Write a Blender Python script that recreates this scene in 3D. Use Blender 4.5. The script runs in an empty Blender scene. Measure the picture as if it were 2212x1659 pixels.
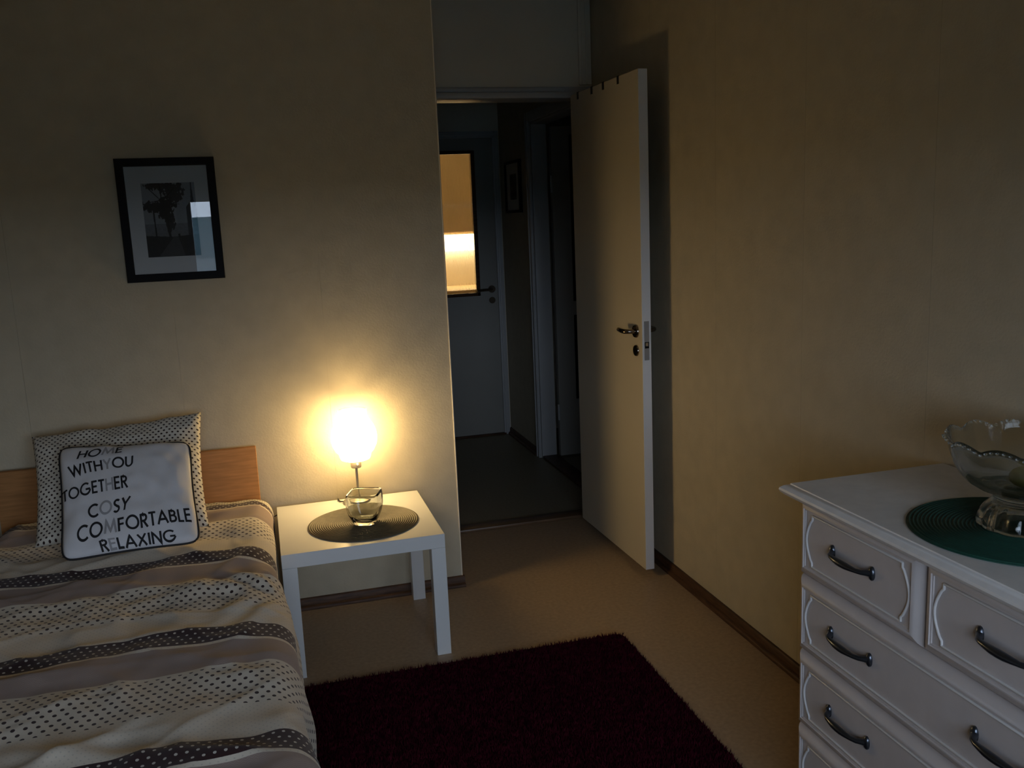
import bpy, bmesh, math, random
import numpy as np
from mathutils import Vector, Matrix, noise

random.seed(7)
PI = math.pi
scn = bpy.context.scene
COL = scn.collection

# ------------------------------------------------------------------ camera
F_PX = 1951.4
YAW, PITCH, ROLL, CAM_H = 0.2638, 0.1807, -0.0428, 1.5221
fw = Vector((math.sin(YAW)*math.cos(PITCH), math.cos(YAW)*math.cos(PITCH), -math.sin(PITCH)))
rt = Vector((math.cos(YAW), -math.sin(YAW), 0)); up = rt.cross(fw)
r2 = rt*math.cos(ROLL) + up*math.sin(ROLL); u2 = -rt*math.sin(ROLL) + up*math.cos(ROLL)
cd = bpy.data.cameras.new('camera'); cam = bpy.data.objects.new('camera', cd); COL.objects.link(cam)
cd.sensor_width = 36.0; cd.lens = F_PX/2212*36.0; cd.clip_start = .02
M = Matrix((r2, u2, -fw)).transposed().to_4x4(); M.translation = (0, 0, CAM_H)
cam.matrix_world = M
scn.camera = cam

# ------------------------------------------------------------------ sky, window light, exposure
SKY = (0.66, 0.80, 1.0); SKY_STRENGTH = 7.3
wd = bpy.data.worlds.new('world'); scn.world = wd; wd.use_nodes = True
bgn = wd.node_tree.nodes['Background']
bgn.inputs[0].default_value = (*SKY, 1); bgn.inputs[1].default_value = SKY_STRENGTH
WIN_X0, WIN_X1, WIN_Z0, WIN_Z1, WIN_Y = -0.56, 1.40, 0.74, 1.82, -0.75
pl = bpy.data.lights.new('window_portal', 'AREA'); pl.shape = 'RECTANGLE'
pl.size = WIN_X1-WIN_X0; pl.size_y = WIN_Z1-WIN_Z0; pl.cycles.is_portal = True
po = bpy.data.objects.new('window_portal', pl); COL.objects.link(po)
po.location = ((WIN_X0+WIN_X1)/2, WIN_Y-.13, (WIN_Z0+WIN_Z1)/2); po.rotation_euler = (PI/2, 0, 0)
LAMP_COL = (1.0, 0.69, 0.29); SHADE_STRENGTH = 20.0; BULB_STRENGTH = 120.0
KITCHEN_STRENGTH = 23.0
vs = scn.view_settings
vs.view_transform = 'Standard'; vs.look = 'None'; vs.gamma = 1.0; vs.use_curve_mapping = False
vs.exposure = 0.0
scn.display_settings.display_device = 'sRGB'
scn.cycles.use_denoising = True
scn.cycles.max_bounces = 7; scn.cycles.diffuse_bounces = 3; scn.cycles.glossy_bounces = 3
scn.cycles.use_adaptive_sampling = True; scn.cycles.adaptive_threshold = .06; scn.cycles.adaptive_min_samples = 20
scn.cycles.transmission_bounces = 8; scn.cycles.transparent_max_bounces = 12
scn.cycles.sample_clamp_indirect = 4.0
scn.cycles.caustics_reflective = False; scn.cycles.caustics_refractive = False

# ------------------------------------------------------------------ materials
MATS = {}
def nodes_of(name):
    m = bpy.data.materials.new(name); m.use_nodes = True
    nt = m.node_tree
    return m, nt, nt.nodes['Principled BSDF']
def mat(name, col, rough=.5, metal=0., var=0., vscale=8., bump=0., bscale=60., coat=0., spec=.5, stretch=None):
    """principled with colour mottling (var) and fine relief (bump) from noise in object space"""
    if name in MATS: return MATS[name]
    m, nt, b = nodes_of(name)
    b.inputs['Base Color'].default_value = (*col, 1); b.inputs['Roughness'].default_value = rough
    b.inputs['Metallic'].default_value = metal; b.inputs['Coat Weight'].default_value = coat
    b.inputs['Specular IOR Level'].default_value = spec
    if var or bump:
        tc = nt.nodes.new('ShaderNodeTexCoord'); mp = nt.nodes.new('ShaderNodeMapping')
        nt.links.new(tc.outputs['Object'], mp.inputs[0])
        if stretch: mp.inputs['Scale'].default_value = stretch
    if var:
        n = nt.nodes.new('ShaderNodeTexNoise'); n.inputs['Scale'].default_value = vscale; n.inputs['Detail'].default_value = 2
        nt.links.new(mp.outputs[0], n.inputs['Vector'])
        r = nt.nodes.new('ShaderNodeValToRGB')
        r.color_ramp.elements[0].position = .3; r.color_ramp.elements[1].position = .7
        r.color_ramp.elements[0].color = (*[c*(1-var) for c in col], 1)
        r.color_ramp.elements[1].color = (*[min(1, c*(1+var)) for c in col], 1)
        nt.links.new(n.outputs[0], r.inputs[0]); nt.links.new(r.outputs[0], b.inputs['Base Color'])
    if bump:
        n = nt.nodes.new('ShaderNodeTexNoise'); n.inputs['Scale'].default_value = bscale; n.inputs['Detail'].default_value = 1
        nt.links.new(mp.outputs[0], n.inputs['Vector'])
        bp = nt.nodes.new('ShaderNodeBump'); bp.inputs['Strength'].default_value = bump; bp.inputs['Distance'].default_value = .002
        nt.links.new(n.outputs[0], bp.inputs['Height']); nt.links.new(bp.outputs[0], b.inputs['Normal'])
    MATS[name] = m
    return m
def emis(name, col, strength):
    m, nt, b = nodes_of(name)
    b.inputs['Base Color'].default_value = (.8, .8, .78, 1)
    b.inputs['Emission Color'].default_value = (*col, 1); b.inputs['Emission Strength'].default_value = strength
    m.cycles.emission_sampling = 'FRONT'
    MATS[name] = m; return m
def glass(name, col=(1, 1, 1), rough=0., ior=1.5, ribs=0.):
    m, nt, b = nodes_of(name)
    b.inputs['Base Color'].default_value = (*col, 1); b.inputs['Transmission Weight'].default_value = 1
    b.inputs['Roughness'].default_value = rough; b.inputs['IOR'].default_value = ior
    if ribs:   # upright ribs in the pane
        tc = nt.nodes.new('ShaderNodeTexCoord'); w = nt.nodes.new('ShaderNodeTexWave')
        w.wave_type = 'BANDS'; w.bands_direction = 'X'; w.inputs['Scale'].default_value = ribs
        nt.links.new(tc.outputs['Object'], w.inputs['Vector'])
        bp = nt.nodes.new('ShaderNodeBump'); bp.inputs['Strength'].default_value = .8; bp.inputs['Distance'].default_value = .003
        nt.links.new(w.outputs['Fac'], bp.inputs['Height']); nt.links.new(bp.outputs[0], b.inputs['Normal'])
    MATS[name] = m; return m
def clear_pane(name, tint=(1, 1, 1), boost=1.0):
    """flat window glass: see-through with a Fresnel mirror"""
    m = bpy.data.materials.new(name); m.use_nodes = True; nt = m.node_tree; nt.nodes.clear()
    o = nt.nodes.new('ShaderNodeOutputMaterial'); mx = nt.nodes.new('ShaderNodeMixShader')
    t = nt.nodes.new('ShaderNodeBsdfTransparent'); g = nt.nodes.new('ShaderNodeBsdfGlossy'); f = nt.nodes.new('ShaderNodeFresnel')
    f.inputs['IOR'].default_value = 1.5*boost; g.inputs['Roughness'].default_value = .0; t.inputs[0].default_value = (*tint, 1)
    nt.links.new(f.outputs[0], mx.inputs[0]); nt.links.new(t.outputs[0], mx.inputs[1]); nt.links.new(g.outputs[0], mx.inputs[2])
    nt.links.new(mx.outputs[0], o.inputs[0]); MATS[name] = m; return m

def thin_glass(m, fac=.5):
    nt = m.node_tree; out = nt.nodes['Material Output']; b = nt.nodes['Principled BSDF']
    t = nt.nodes.new('ShaderNodeBsdfTransparent'); t.inputs[0].default_value = (.96, .98, .97, 1)
    mx = nt.nodes.new('ShaderNodeMixShader'); mx.inputs[0].default_value = fac
    nt.links.new(b.outputs[0], mx.inputs[1]); nt.links.new(t.outputs[0], mx.inputs[2]); nt.links.new(mx.outputs[0], out.inputs[0])
WALLPAPER = mat('wallpaper', (.53, .466, .342), .75, var=.05, vscale=14, bump=.25, bscale=140)
WALLCORE = mat('wall_core', (.51, .448, .329), .85, var=.04)
PAINT = mat('white_paint', (.82, .74, .60), .55, var=.03, vscale=5)
CEIL = mat('ceiling_paint', (.62, .58, .50), .9, bump=.2)
FLOOR = mat('linoleum', (.40, .285, .18), .45, var=.10, vscale=70, bump=.05, bscale=90)
DARKWOOD = mat('dark_wood', (.085, .042, .022), .5, spec=.22, var=.35, vscale=12, stretch=(1, 1, 8))
DOORPAINT = mat('door_paint', (.64, .575, .45), .42, var=.02, vscale=3)
FRAMEPAINT = mat('frame_paint', (.52, .52, .52), .4, var=.02)
TABLE = mat('white_foil', (.78, .78, .77), .28, var=.015)
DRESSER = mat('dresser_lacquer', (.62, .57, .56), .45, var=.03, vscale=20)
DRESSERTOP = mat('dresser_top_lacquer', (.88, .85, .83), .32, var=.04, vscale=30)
PEWTER = mat('dark_pewter', (.09, .10, .12), .28, metal=.9)
STEEL = mat('brushed_steel', (.55, .53, .50), .3, metal=1.)
BRASSDARK = mat('door_metal', (.30, .25, .20), .16, metal=1.)
BLACK = mat('black_frame', (.008, .008, .010), .55, spec=.12)
WHITECARD = mat('mat_board', (.88, .82, .77), .9)
BIRCH = mat('birch_veneer', (.42, .20, .075), .6, spec=.15, var=.16, vscale=7, stretch=(1.2, 1, 14))
GREYPAINT = mat('hall_door_paint', (.35, .335, .30), .45, var=.02)
RUG = mat('rug_backing', (.020, .002, .005), .95, spec=.05)
PILE = mat('rug_pile', (.050, .004, .011), .9, var=.5, vscale=40, spec=.05)
CABLE = mat('black_cable', (.02, .018, .016), .5)
WOVEN_BROWN = mat('woven_mat_brown', (.125, .102, .062), .55, var=.12, vscale=60)
WOVEN_GREEN = mat('woven_mat_green', (.010, .060, .042), .55, var=.15, vscale=60)
GLASS = glass('clear_glass', (.95, .98, .97))
GLASS2 = glass('pressed_glass', (.93, .97, .97))
thin_glass(GLASS2, .16)
RIBBED = glass('ribbed_glass', (1, .97, .92), rough=.02, ribs=34)
PANE = clear_pane('window_glass')
PICGLASS = clear_pane('picture_glass')
DARKGLASS = mat('dark_glass', (.004, .006, .006), .08)
KITCHENWOOD = mat('kitchen_front', (.72, .57, .33), .5, var=.06)
KITCHENWALL = mat('kitchen_wall', (.74, .72, .62), .8)
FRUIT = mat('fruit_skin', (.80, .78, .26), .45, var=.15, vscale=30)
OUTSIDE = mat('outside_ground', (.075, .11, .12), 1., var=.3, vscale=.2)
BLACKPRINT = mat('black_print', (.012, .012, .014), .8)
GREYPRINT = mat('grey_print', (.36, .35, .36), .85)
PIPING = mat('black_piping', (.012, .011, .012), .7)
SHADE = emis('lit_opal_glass', LAMP_COL, SHADE_STRENGTH)
BULB = emis('lit_bulb', LAMP_COL, BULB_STRENGTH)
STRIP = emis('lit_strip', (1.0, .74, .40), KITCHEN_STRENGTH)

# ------------------------------------------------------------------ geometry helpers
class B:
    """collects shapes of ONE mesh"""
    def __init__(self): self.bm = bmesh.new()
    def box(self, x0, x1, y0, y1, z0, z1, bev=0., seg=2):
        t = bmesh.new(); bmesh.ops.create_cube(t, size=1)
        for v in t.verts: v.co = ((x0+x1)/2+v.co.x*(x1-x0), (y0+y1)/2+v.co.y*(y1-y0), (z0+z1)/2+v.co.z*(z1-z0))
        if bev: bmesh.ops.bevel(t, geom=list(t.edges), offset=bev, segments=seg, profile=.5, affect='EDGES')
        return self.join(t)
    def join(self, t):
        me = bpy.data.meshes.new('tmp'); t.to_mesh(me); t.free(); self.bm.from_mesh(me); bpy.data.meshes.remove(me); return self
    def lathe(self, prof, c, n=48, axis='z', rfun=None, close=False, a0=0.):
        """prof: list of (r, h); rfun(angle, i) -> (dr, dh)"""
        rings = []
        for i, (r, h) in enumerate(prof):
            ring = []
            if r < 1e-6:
                p = {'z': (0, 0, h), 'x': (h, 0, 0), 'y': (0, h, 0)}[axis]
                ring = [self.bm.verts.new(Vector(c)+Vector(p))]*n
            else:
                for k in range(n):
                    a = 2*PI*k/n+a0; dr, dh = rfun(a, i) if rfun else (0, 0)
                    x, y, z = (r+dr)*math.cos(a), (r+dr)*math.sin(a), h+dh
                    p = {'z': (x, y, z), 'x': (z, x, y), 'y': (y, z, x)}[axis]
                    ring.append(self.bm.verts.new(Vector(c)+Vector(p)))
            rings.append(ring)
        pairs = list(zip(rings, rings[1:]))
        if close: pairs.append((rings[-1], rings[0]))
        for r0, r1 in pairs:
            for k in range(n):
                q = [r0[k], r0[(k+1) % n], r1[(k+1) % n], r1[k]]; u = []
                for v in q:
                    if v not in u: u.append(v)
                if len(u) >= 3:
                    try: self.bm.faces.new(u)
                    except ValueError: pass
        return self
    def tube(self, pts, rad, n=10, caps=True, flat=None):
        pts = [Vector(p) for p in pts]; rings = []; prev = None
        for i, p in enumerate(pts):
            d = (pts[min(i+1, len(pts)-1)]-pts[max(i-1, 0)]).normalized()
            if prev is None:
                a = Vector((0, 0, 1)) if abs(d.z) < .9 else Vector((1, 0, 0)); e1 = d.cross(a).normalized()
            else: e1 = (prev-d*prev.dot(d)).normalized()
            prev = e1; e2 = d.cross(e1); r = rad[i] if isinstance(rad, (list, tuple)) else rad
            f = flat if flat else 1.
            rings.append([self.bm.verts.new(p+e1*r*math.cos(2*PI*k/n)+e2*r*f*math.sin(2*PI*k/n)) for k in range(n)])
        for r0, r1 in zip(rings, rings[1:]):
            for k in range(n): self.bm.faces.new((r0[k], r0[(k+1) % n], r1[(k+1) % n], r1[k]))
        if caps: self.bm.faces.new(rings[0][::-1]); self.bm.faces.new(rings[-1])
        return self
    def rings(self, loops, cap0=True, cap1=True):
        """skin a list of equal-length point loops"""
        vs_ = [[self.bm.verts.new(p) for p in L] for L in loops]; n = len(loops[0])
        for r0, r1 in zip(vs_, vs_[1:]):
            for k in range(n): self.bm.faces.new((r0[k], r0[(k+1) % n], r1[(k+1) % n], r1[k]))
        if cap0: self.bm.faces.new(vs_[0][::-1])
        if cap1: self.bm.faces.new(vs_[-1])
        return self
    def grid(self, fn, nu, nv, uvfn=None, wrap=False):
        vv = [[self.bm.verts.new(fn(i/nu, j/nv)) for j in range(nv+1)] for i in range(nu+1)]
        uv = self.bm.loops.layers.uv.verify() if uvfn else None
        for i in range(nu):
            for j in range(nv):
                f = self.bm.faces.new((vv[i][j], vv[i+1][j], vv[i+1][j+1], vv[i][j+1]))
                if uv:
                    for l, (a, b_) in zip(f.loops, ((i, j), (i+1, j), (i+1, j+1), (i, j+1))): l[uv].uv = uvfn(a/nu, b_/nv)
        return self

ORG = {}
def finish(name, b, material, org, smooth):
    bm = b.bm if isinstance(b, B) else b
    bmesh.ops.recalc_face_normals(bm, faces=bm.faces)
    me = bpy.data.meshes.new(name)
    for v in bm.verts: v.co -= org
    bm.to_mesh(me); bm.free(); me.materials.append(material)
    if smooth:
        for p in me.polygons: p.use_smooth = True
        if smooth is not True:
            me.set_sharp_from_angle(angle=math.radians(smooth))
    o = bpy.data.objects.new(name, me); COL.objects.link(o); return o
def tag(o, label=None, cat=None, group=None, kind=None):
    if label: o['label'] = label
    if cat: o['category'] = cat
    if group: o['group'] = group
    if kind: o['kind'] = kind
    return o
def thing(name, label, cat, loc, group=None, kind=None):
    o = bpy.data.objects.new(name, None); COL.objects.link(o); o.location = loc; o.empty_display_size = .05
    ORG[o.name] = Vector(loc); return tag(o, label, cat, group, kind)
def part(name, b, material, parent, smooth=30, label=None, kind=None):
    org = ORG[parent.name]; o = finish(name, b, material, org, smooth)
    o.parent = parent; ORG[o.name] = org
    return tag(o, label, None, None, kind)
def solo(name, b, material, label, cat, loc, group=None, kind=None, smooth=30):
    o = finish(name, b, material, Vector(loc), smooth); o.location = loc; ORG[o.name] = Vector(loc)
    return tag(o, label, cat, group, kind)
def struct(name, b, material, label, cat, smooth=30): return solo(name, b, material, label, cat, (0, 0, 0), kind='structure', smooth=smooth)

# ------------------------------------------------------------------ the setting
YB, XE, XR, YD, ZC = 3.567, 0.7064, 1.588, 4.20, 2.56
XL, YW = -1.60, WIN_Y
XH, YH = 1.64, 6.15
XK, YK = 3.20, 8.60
struct('floor', B().box(XL-.1, XK+.1, YW-.2, YD+.03, -.1, 0), FLOOR, 'beige mottled linoleum floor of the bedroom', 'floor')
struct('floor_hall', B().box(XL-.1, XK+.1, YD+.03, YK+.1, -.1, 0), mat('hall_linoleum_dimmed', (.25, .215, .145), .5, var=.10, vscale=70), 'olive-brown linoleum floor of the hall, its dimness put into the darker colour', 'floor')  # hall dimness put into the darker colour, together with a greener floor tone
struct('ceiling', B().box(XL-.1, XK+.1, YW-.2, YK+.1, ZC, ZC+.1), CEIL, 'pale painted ceiling above the room', 'ceiling')

def strips(wall, axis, pos, edges, z0=.0):
    """upright wallpaper lengths, 2 mm proud, hairline joints between them"""
    for a, c in zip(edges, edges[1:]):
        g = .0003
        if axis == 'y': b = B().box(a+g, c-g, pos-.002, pos, z0, ZC)
        else: b = B().box(pos-.002, pos, a+g, c-g, z0, ZC)
        part('wallpaper_strip', b, WALLPAPER, wall, smooth=False)
wb = struct('wall_back', B().box(XL, XE, YB+.002, YB+.10, 0, ZC), WALLCORE, 'cream papered wall behind the bed and lamp table', 'wall')
strips(wb, 'y', YB+.002, [XL, -1.394, -.857, -.325, .217, XE])
struct('wall_return', B().box(XE-.10, XE, YB+.10, YD, 0, ZC), WALLCORE, 'short wall returning from the papered corner to the doorway', 'wall')
struct('trim_1', B().box(XE-.0005, XE+.004, YB-.003, YB+.03, .045, ZC, .001, 1), PAINT, 'thin white corner strip on papered wall end', 'trim')
wr = struct('wall_right', B().box(XR+.002, XR+.10, YW, YD+.10, 0, ZC), WALLCORE, 'yellow-cream papered wall behind the dresser and open door', 'wall')
strips(wr, 'x', XR+.002, [YW, -.87, -.32, .23, .78, 1.33, 1.88, 2.43, 2.98, 3.53, YD])
struct('wall_left', B().box(XL-.1, XL, YW, YB+.1, 0, ZC), WALLPAPER, 'papered wall on the far side of the bed', 'wall')
b = B()
b.box(XL-.1, WIN_X0, YW-.12, YW, 0, ZC).box(WIN_X1, XR+.1, YW-.12, YW, 0, ZC)
b.box(WIN_X0, WIN_X1, YW-.12, YW, 0, WIN_Z0).box(WIN_X0, WIN_X1, YW-.12, YW, WIN_Z1, ZC)
struct('wall_window', b, WALLPAPER, 'papered wall with the window opposite the bed head', 'wall')
# window behind the camera
wn = thing('window_1', 'white framed window of two panes under the dusk sky', 'window', (WIN_X0, YW, WIN_Z0), kind='structure')
fr = B(); w = .055; y0, y1 = YW-.09, YW-.03; XM = (WIN_X0+WIN_X1)/2
fr.box(WIN_X0, WIN_X1, y0, y1, WIN_Z0, WIN_Z0+w, .004).box(WIN_X0, WIN_X1, y0, y1, WIN_Z1-w, WIN_Z1, .004)
fr.box(WIN_X0, WIN_X0+w, y0, y1, WIN_Z0, WIN_Z1, .004).box(WIN_X1-w, WIN_X1, y0, y1, WIN_Z0, WIN_Z1, .004)
fr.box(XM-.035, XM+.035, y0, y1, WIN_Z0, WIN_Z1, .004)
part('window_frame', fr, FRAMEPAINT, wn)
part('window_sill', B().box(WIN_X0-.04, WIN_X1+.04, YW-.03, YW+.14, WIN_Z0-.03, WIN_Z0, .006), FRAMEPAINT, wn)
for a, c in ((WIN_X0+w, XM-.035), (XM+.035, WIN_X1-w)):
    part('pane', B().box(a, c, YW-.064, YW-.06, WIN_Z0+w, WIN_Z1-w), PANE, wn, smooth=False)
struct('ground', B().box(-700, 700, -700, YW-1.0, -7.2, -7.0), OUTSIDE, 'dark ground far below outside the window', 'ground')
L = []
for i in range(81):
    a = -1.25+2.5*i/80; d = 320; hgt = 6.3+1.8*noise.noise(Vector((i*.21, 3, 1)))+1.2*noise.noise(Vector((i*.9, 7, 2)))
    cx_, cy_ = d*math.sin(a), -d*math.cos(a)
    L.append([Vector((cx_, cy_, -7)), Vector((cx_, cy_, hgt)), Vector((cx_*1.1, cy_*1.1, hgt-1)), Vector((cx_*1.1, cy_*1.1, -7))])
struct('treeline', B().rings(L), mat('far_trees', (.10, .17, .19), 1.), 'far hazy tree line outside the window', 'trees')

# doorway wall: painted panel over the door, posts beside it
JX0, JX1 = 0.735, 1.452
b = B().box(XE, XR, YD, YD+.10, 2.115, ZC).box(XE, JX0, YD, YD+.10, 0, 2.115).box(1.545, XR, YD, YD+.10, 0, 2.115)
struct('wall_doorway', b, PAINT, 'grey-white painted panel above the open door', 'wall')
b = B().box(1.524, XR-.003, YD-.012, YD, 2.13, ZC, .003).box(1.536, 1.545, YD-.018, YD-.012, 2.13, ZC, .002).box(1.556, 1.565, YD-.018, YD-.012, 2.13, ZC, .002)
struct('trim_2', b, PAINT, 'ribbed upright trim in the corner above the door', 'trim')
d1 = thing('door_1', 'cream flush bedroom door standing open against the papered wall', 'door', (1.45, 4.13, 0), kind='structure')
f = B()
f.box(XE+.01, XR-.01, YD-.045, YD+.11, 2.066, 2.094, .006)
f.box(XE+.01, 1.45, YD-.028, YD, 2.094, 2.118, .008, 3).box(XE+.01, XR-.012, YD-.006, YD+.10, 2.09, 2.122)
f.box(JX0-.03, JX0, YD-.03, YD+.11, 0, 2.066, .004)
f.box(1.532, XR-.012, YD-.03, YD+.11, 0, 2.066, .005)
part('door_frame', f, FRAMEPAINT, d1)
part('threshold', B().box(JX0, 1.532, YD-.01, YD+.07, 0, .018, .006), mat('threshold_wood', (.15, .085, .045), .4, var=.25, vscale=10, stretch=(1, 10, 10)), d1)
HX, HY, DA, DW = 1.4474, 4.109, 1.5494, .743
ddx, ddy = math.cos(DA), -math.sin(DA); nx, ny = -ddy, ddx
DZ0, DZ1, DT = .0306, 2.0706, .04
def D(a, t, z): return Vector((HX+ddx*a+nx*t, HY+ddy*a+ny*t, z))     # along leaf, through leaf, up
def dbox(bb, a0, a1, t0, t1, z0, z1, bev=0., seg=2):
    t = bmesh.new(); bmesh.ops.create_cube(t, size=1)
    for v in t.verts: v.co = ((a0+a1)/2+v.co.x*(a1-a0), (t0+t1)/2+v.co.y*(t1-t0), (z0+z1)/2+v.co.z*(z1-z0))
    if bev: bmesh.ops.bevel(t, geom=list(t.edges), offset=bev, segments=seg, profile=.5, affect='EDGES')
    for v in t.verts: v.co = D(*v.co)
    return bb.join(t)
leaf = part('leaf', dbox(B(), 0, DW, 0, DT, DZ0, DZ1, .0015, 1), DOORPAINT, d1)
def lever(parent, side):
    """lever handle; side -1 = camera face, +1 = wall face"""
    s = side; base = 0 if s < 0 else DT; a = DW-.055; z = 1.047
    o = lambda t: base+s*t
    r = B()
    def disc(zc, R, h):
        L = []
        for (rr, hh) in ((R, 0), (R, h*.6), (R*.9, h), (.001, h)):
            L.append([D(a+rr*math.cos(k*PI/12), o(hh), zc+rr*math.sin(k*PI/12)) for k in range(24)])
        return L
    r.rings(disc(z, .027, .009)); part('handle_rose', r, BRASSDARK, parent, smooth=40)
    P = [(a, .006), (a, .030), (a-.006, .041), (a-.016, .047), (a-.034, .049), (a-.058, .047), (a-.080, .044)]
    part('lever_handle', B().tube([D(x, o(t), z+.0004*i) for i, (x, t) in enumerate(P)], [.0095, .0095, .0098, .010, .0098, .0095, .009], 14), BRASSDARK, parent, smooth=50)
    r = B().rings(disc(.967, .0235, .007)); part('keyhole_plate', r, BRASSDARK, parent, smooth=40)
lever(leaf, -1); lever(leaf, 1)
eb = B(); dbox(eb, DW-.0006, DW+.0006, .0012, DT-.0012, DZ0+.0012, DZ1-.0012); part('daylit_edge', eb, mat('daylit_edge_paint', (.84, .85, .86), .4), leaf, smooth=False, label='closing edge of the door, window light put into its lighter colour')  # thin sheet over the door edge, window light put into its lighter colour
LOCK = mat('lock_plate', (.38, .39, .41), .38, metal=.5)
pl_ = B(); dbox(pl_, DW, DW+.0016, .009, .031, .932, 1.092, .0008, 1); lp = part('lock_plate', pl_, LOCK, leaf)
pl_ = B(); dbox(pl_, DW+.0012, DW+.0022, .011, .029, .981, 1.007); part('bolt_hole', pl_, BLACK, leaf)
pl_ = B(); dbox(pl_, DW, DW+.008, .013, .024, .990, 1.005, .002, 1); part('latch', pl_, STEEL, leaf)
for zc in (.25, 1.75):
    part('hinge', B().tube([D(-.008, .046, zc-.05), D(-.008, .046, zc+.05)], .008, 12), STEEL, d1)
# strap hooks over the top of the door
names = ['dark strap hook over the door top nearest the free edge', 'second dark strap hook from the free edge of the door top',
         'third dark strap hook from the free edge of the door top', 'dark strap hook over the door top nearest the hinges']
HOOK = mat('hook_metal', (.06, .055, .05), .4, metal=.7)
for (yc, lb) in zip((3.557, 3.714, 3.844, 4.012), names):
    a = HY-yc; k = B()
    dbox(k, a-.009, a+.009, -.0022, 0, DZ1-.030, DZ1+.002); dbox(k, a-.009, a+.009, -.0022, DT+.0022, DZ1, DZ1+.002)
    dbox(k, a-.009, a+.009, DT, DT+.0022, DZ1-.12, DZ1+.002)
    k.tube([D(a, DT+.002, DZ1-.115), D(a, DT+.012, DZ1-.128), D(a, DT+.024, DZ1-.125), D(a, DT+.028, DZ1-.108)], .004, 8)
    solo('strap_hook', k, HOOK, lb, 'hook', D(a, 0, DZ1-.03), group='strap hooks over the door')

# skirting boards: flat upright plus a rounded shoe
def skirting(name, p0, p1, nrm, label):
    p0, p1, n = Vector(p0), Vector(p1), Vector(nrm)
    prof = [(0, 0), (.026, 0), (.026, .008), (.022, .014), (.015, .017), (.013, .040), (.009, .045), (0, .045)]
    L = [[p+n*a+Vector((0, 0, z)) for a, z in prof] for p in (p0, p1)]
    struct(name, B().rings(L), DARKWOOD, label, 'baseboard', smooth=40)
skirting('baseboard_back', (XL, YB, 0), (XE+.012, YB, 0), (0, -1, 0), 'dark brown skirting under the wall behind the table')
skirting('baseboard_right', (XR, YW, 0), (XR, YD-.04, 0), (-1, 0, 0), 'dark brown skirting along the wall by the dresser')
skirting('baseboard_hall', (XH, 5.47, 0), (XH, YH, 0), (-1, 0, 0), 'dark brown skirting in the hall below the small picture')

# hall
struct('wall_hall_left', B().box(.40, .50, YD+.1, YH, 0, ZC), WALLPAPER, 'hall wall on the hidden side of the passage', 'wall')
struct('wall_hall_filler', B().box(.50, XE-.10, YD, YD+.10, 0, ZC), WALLPAPER, 'hall wall piece beside the bedroom doorway', 'wall')
SO0, SO1, SOZ = 4.48, 5.40, 2.09
b = B().box(XH, XH+.10, YD+.1, SO0, 0, ZC).box(XH, XH+.10, SO1, YH, 0, ZC).box(XH, XH+.10, SO0, SO1, SOZ, ZC)
struct('wall_hall_right', b, WALLPAPER, 'papered hall wall with the small framed picture', 'wall')
EX0, EX1, EZ = .755, 1.600, 2.075
b = B().box(.40, EX0, YH, YH+.10, 0, ZC).box(EX1, XK, YH, YH+.10, 0, ZC).box(EX0, EX1, YH, YH+.10, EZ, ZC)
struct('wall_hall_end', b, PAINT, 'hall end wall around the glazed door', 'wall')
d2 = thing('door_2', 'grey hall door with a lit ribbed glass pane', 'door', (EX0, YH, 0), kind='structure')
f = B()
for i, (a, t) in enumerate(((0, .016), (.012, .022), (.026, .018))):
    f.box(EX1+a-.012, EX1+a+.006, YH-t, YH, 0, EZ+.04-.0*i, .003).box(EX0-a-.006, EX0-a+.012, YH-t, YH, 0, EZ+.04, .003)
    f.box(EX0-.03, EX1+.03, YH-t, YH, EZ+a-.006, EZ+a+.012, .003)
part('door_frame', f, FRAMEPAINT, d2)
px0, px1, pz0, pz1 = .92, 1.463, 1.003, 1.990
lf = B(); e = .004
Y0, Y1 = YH+.004, YH+.044
lf.box(EX0+e, px0, Y0, Y1, .012, EZ-.004).box(px1, EX1-.006, Y0, Y1, .012, EZ-.004).box(px0, px1, Y0, Y1, .012, pz0).box(px0, px1, Y0, Y1, pz1, EZ-.004)
lf2 = part('leaf', lf, GREYPAINT, d2, smooth=False)
part('threshold', B().box(EX0, EX1, YH-.025, YH+.05, 0, .012, .004), DARKWOOD, d2)
bd = B(); s = .022
bd.box(px0, px0+s, Y0-.006, Y1, pz0, pz1, .003).box(px1-s, px1, Y0-.006, Y1, pz0, pz1, .003).box(px0, px1, Y0-.006, Y1, pz0, pz0+s, .003).box(px0, px1, Y0-.006, Y1, pz1-s, pz1, .003)
part('glazing_bead', bd, DARKWOOD, lf2, label='dark brown bead around the pane')
part('glass_pane', B().box(px0+s-.004, px1-s+.004, Y0+.016, Y0+.020, pz0+s-.004, pz1-s+.004), RIBBED, lf2, smooth=False, label='ribbed glass pane lit from behind')
hx, hz = 1.545, 1.045
part('handle_rose', B().lathe([(.001, -.008), (.024, -.008), (.026, -.004), (.026, .002)], (hx, Y0, hz), 24, 'y'), BRASSDARK, lf2)
part('lever_handle', B().tube([(hx, Y0, hz), (hx, Y0-.03, hz), (hx-.010, Y0-.045, hz), (hx-.03, Y0-.048, hz-.001), (hx-.115, Y0-.045, hz-.003)], .0095, 12), BRASSDARK, lf2, smooth=50)
part('keyhole_plate', B().lathe([(.001, -.007), (.021, -.007), (.023, -.003), (.023, .002)], (hx, Y0, .967), 24, 'y'), BRASSDARK, lf2)
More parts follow.
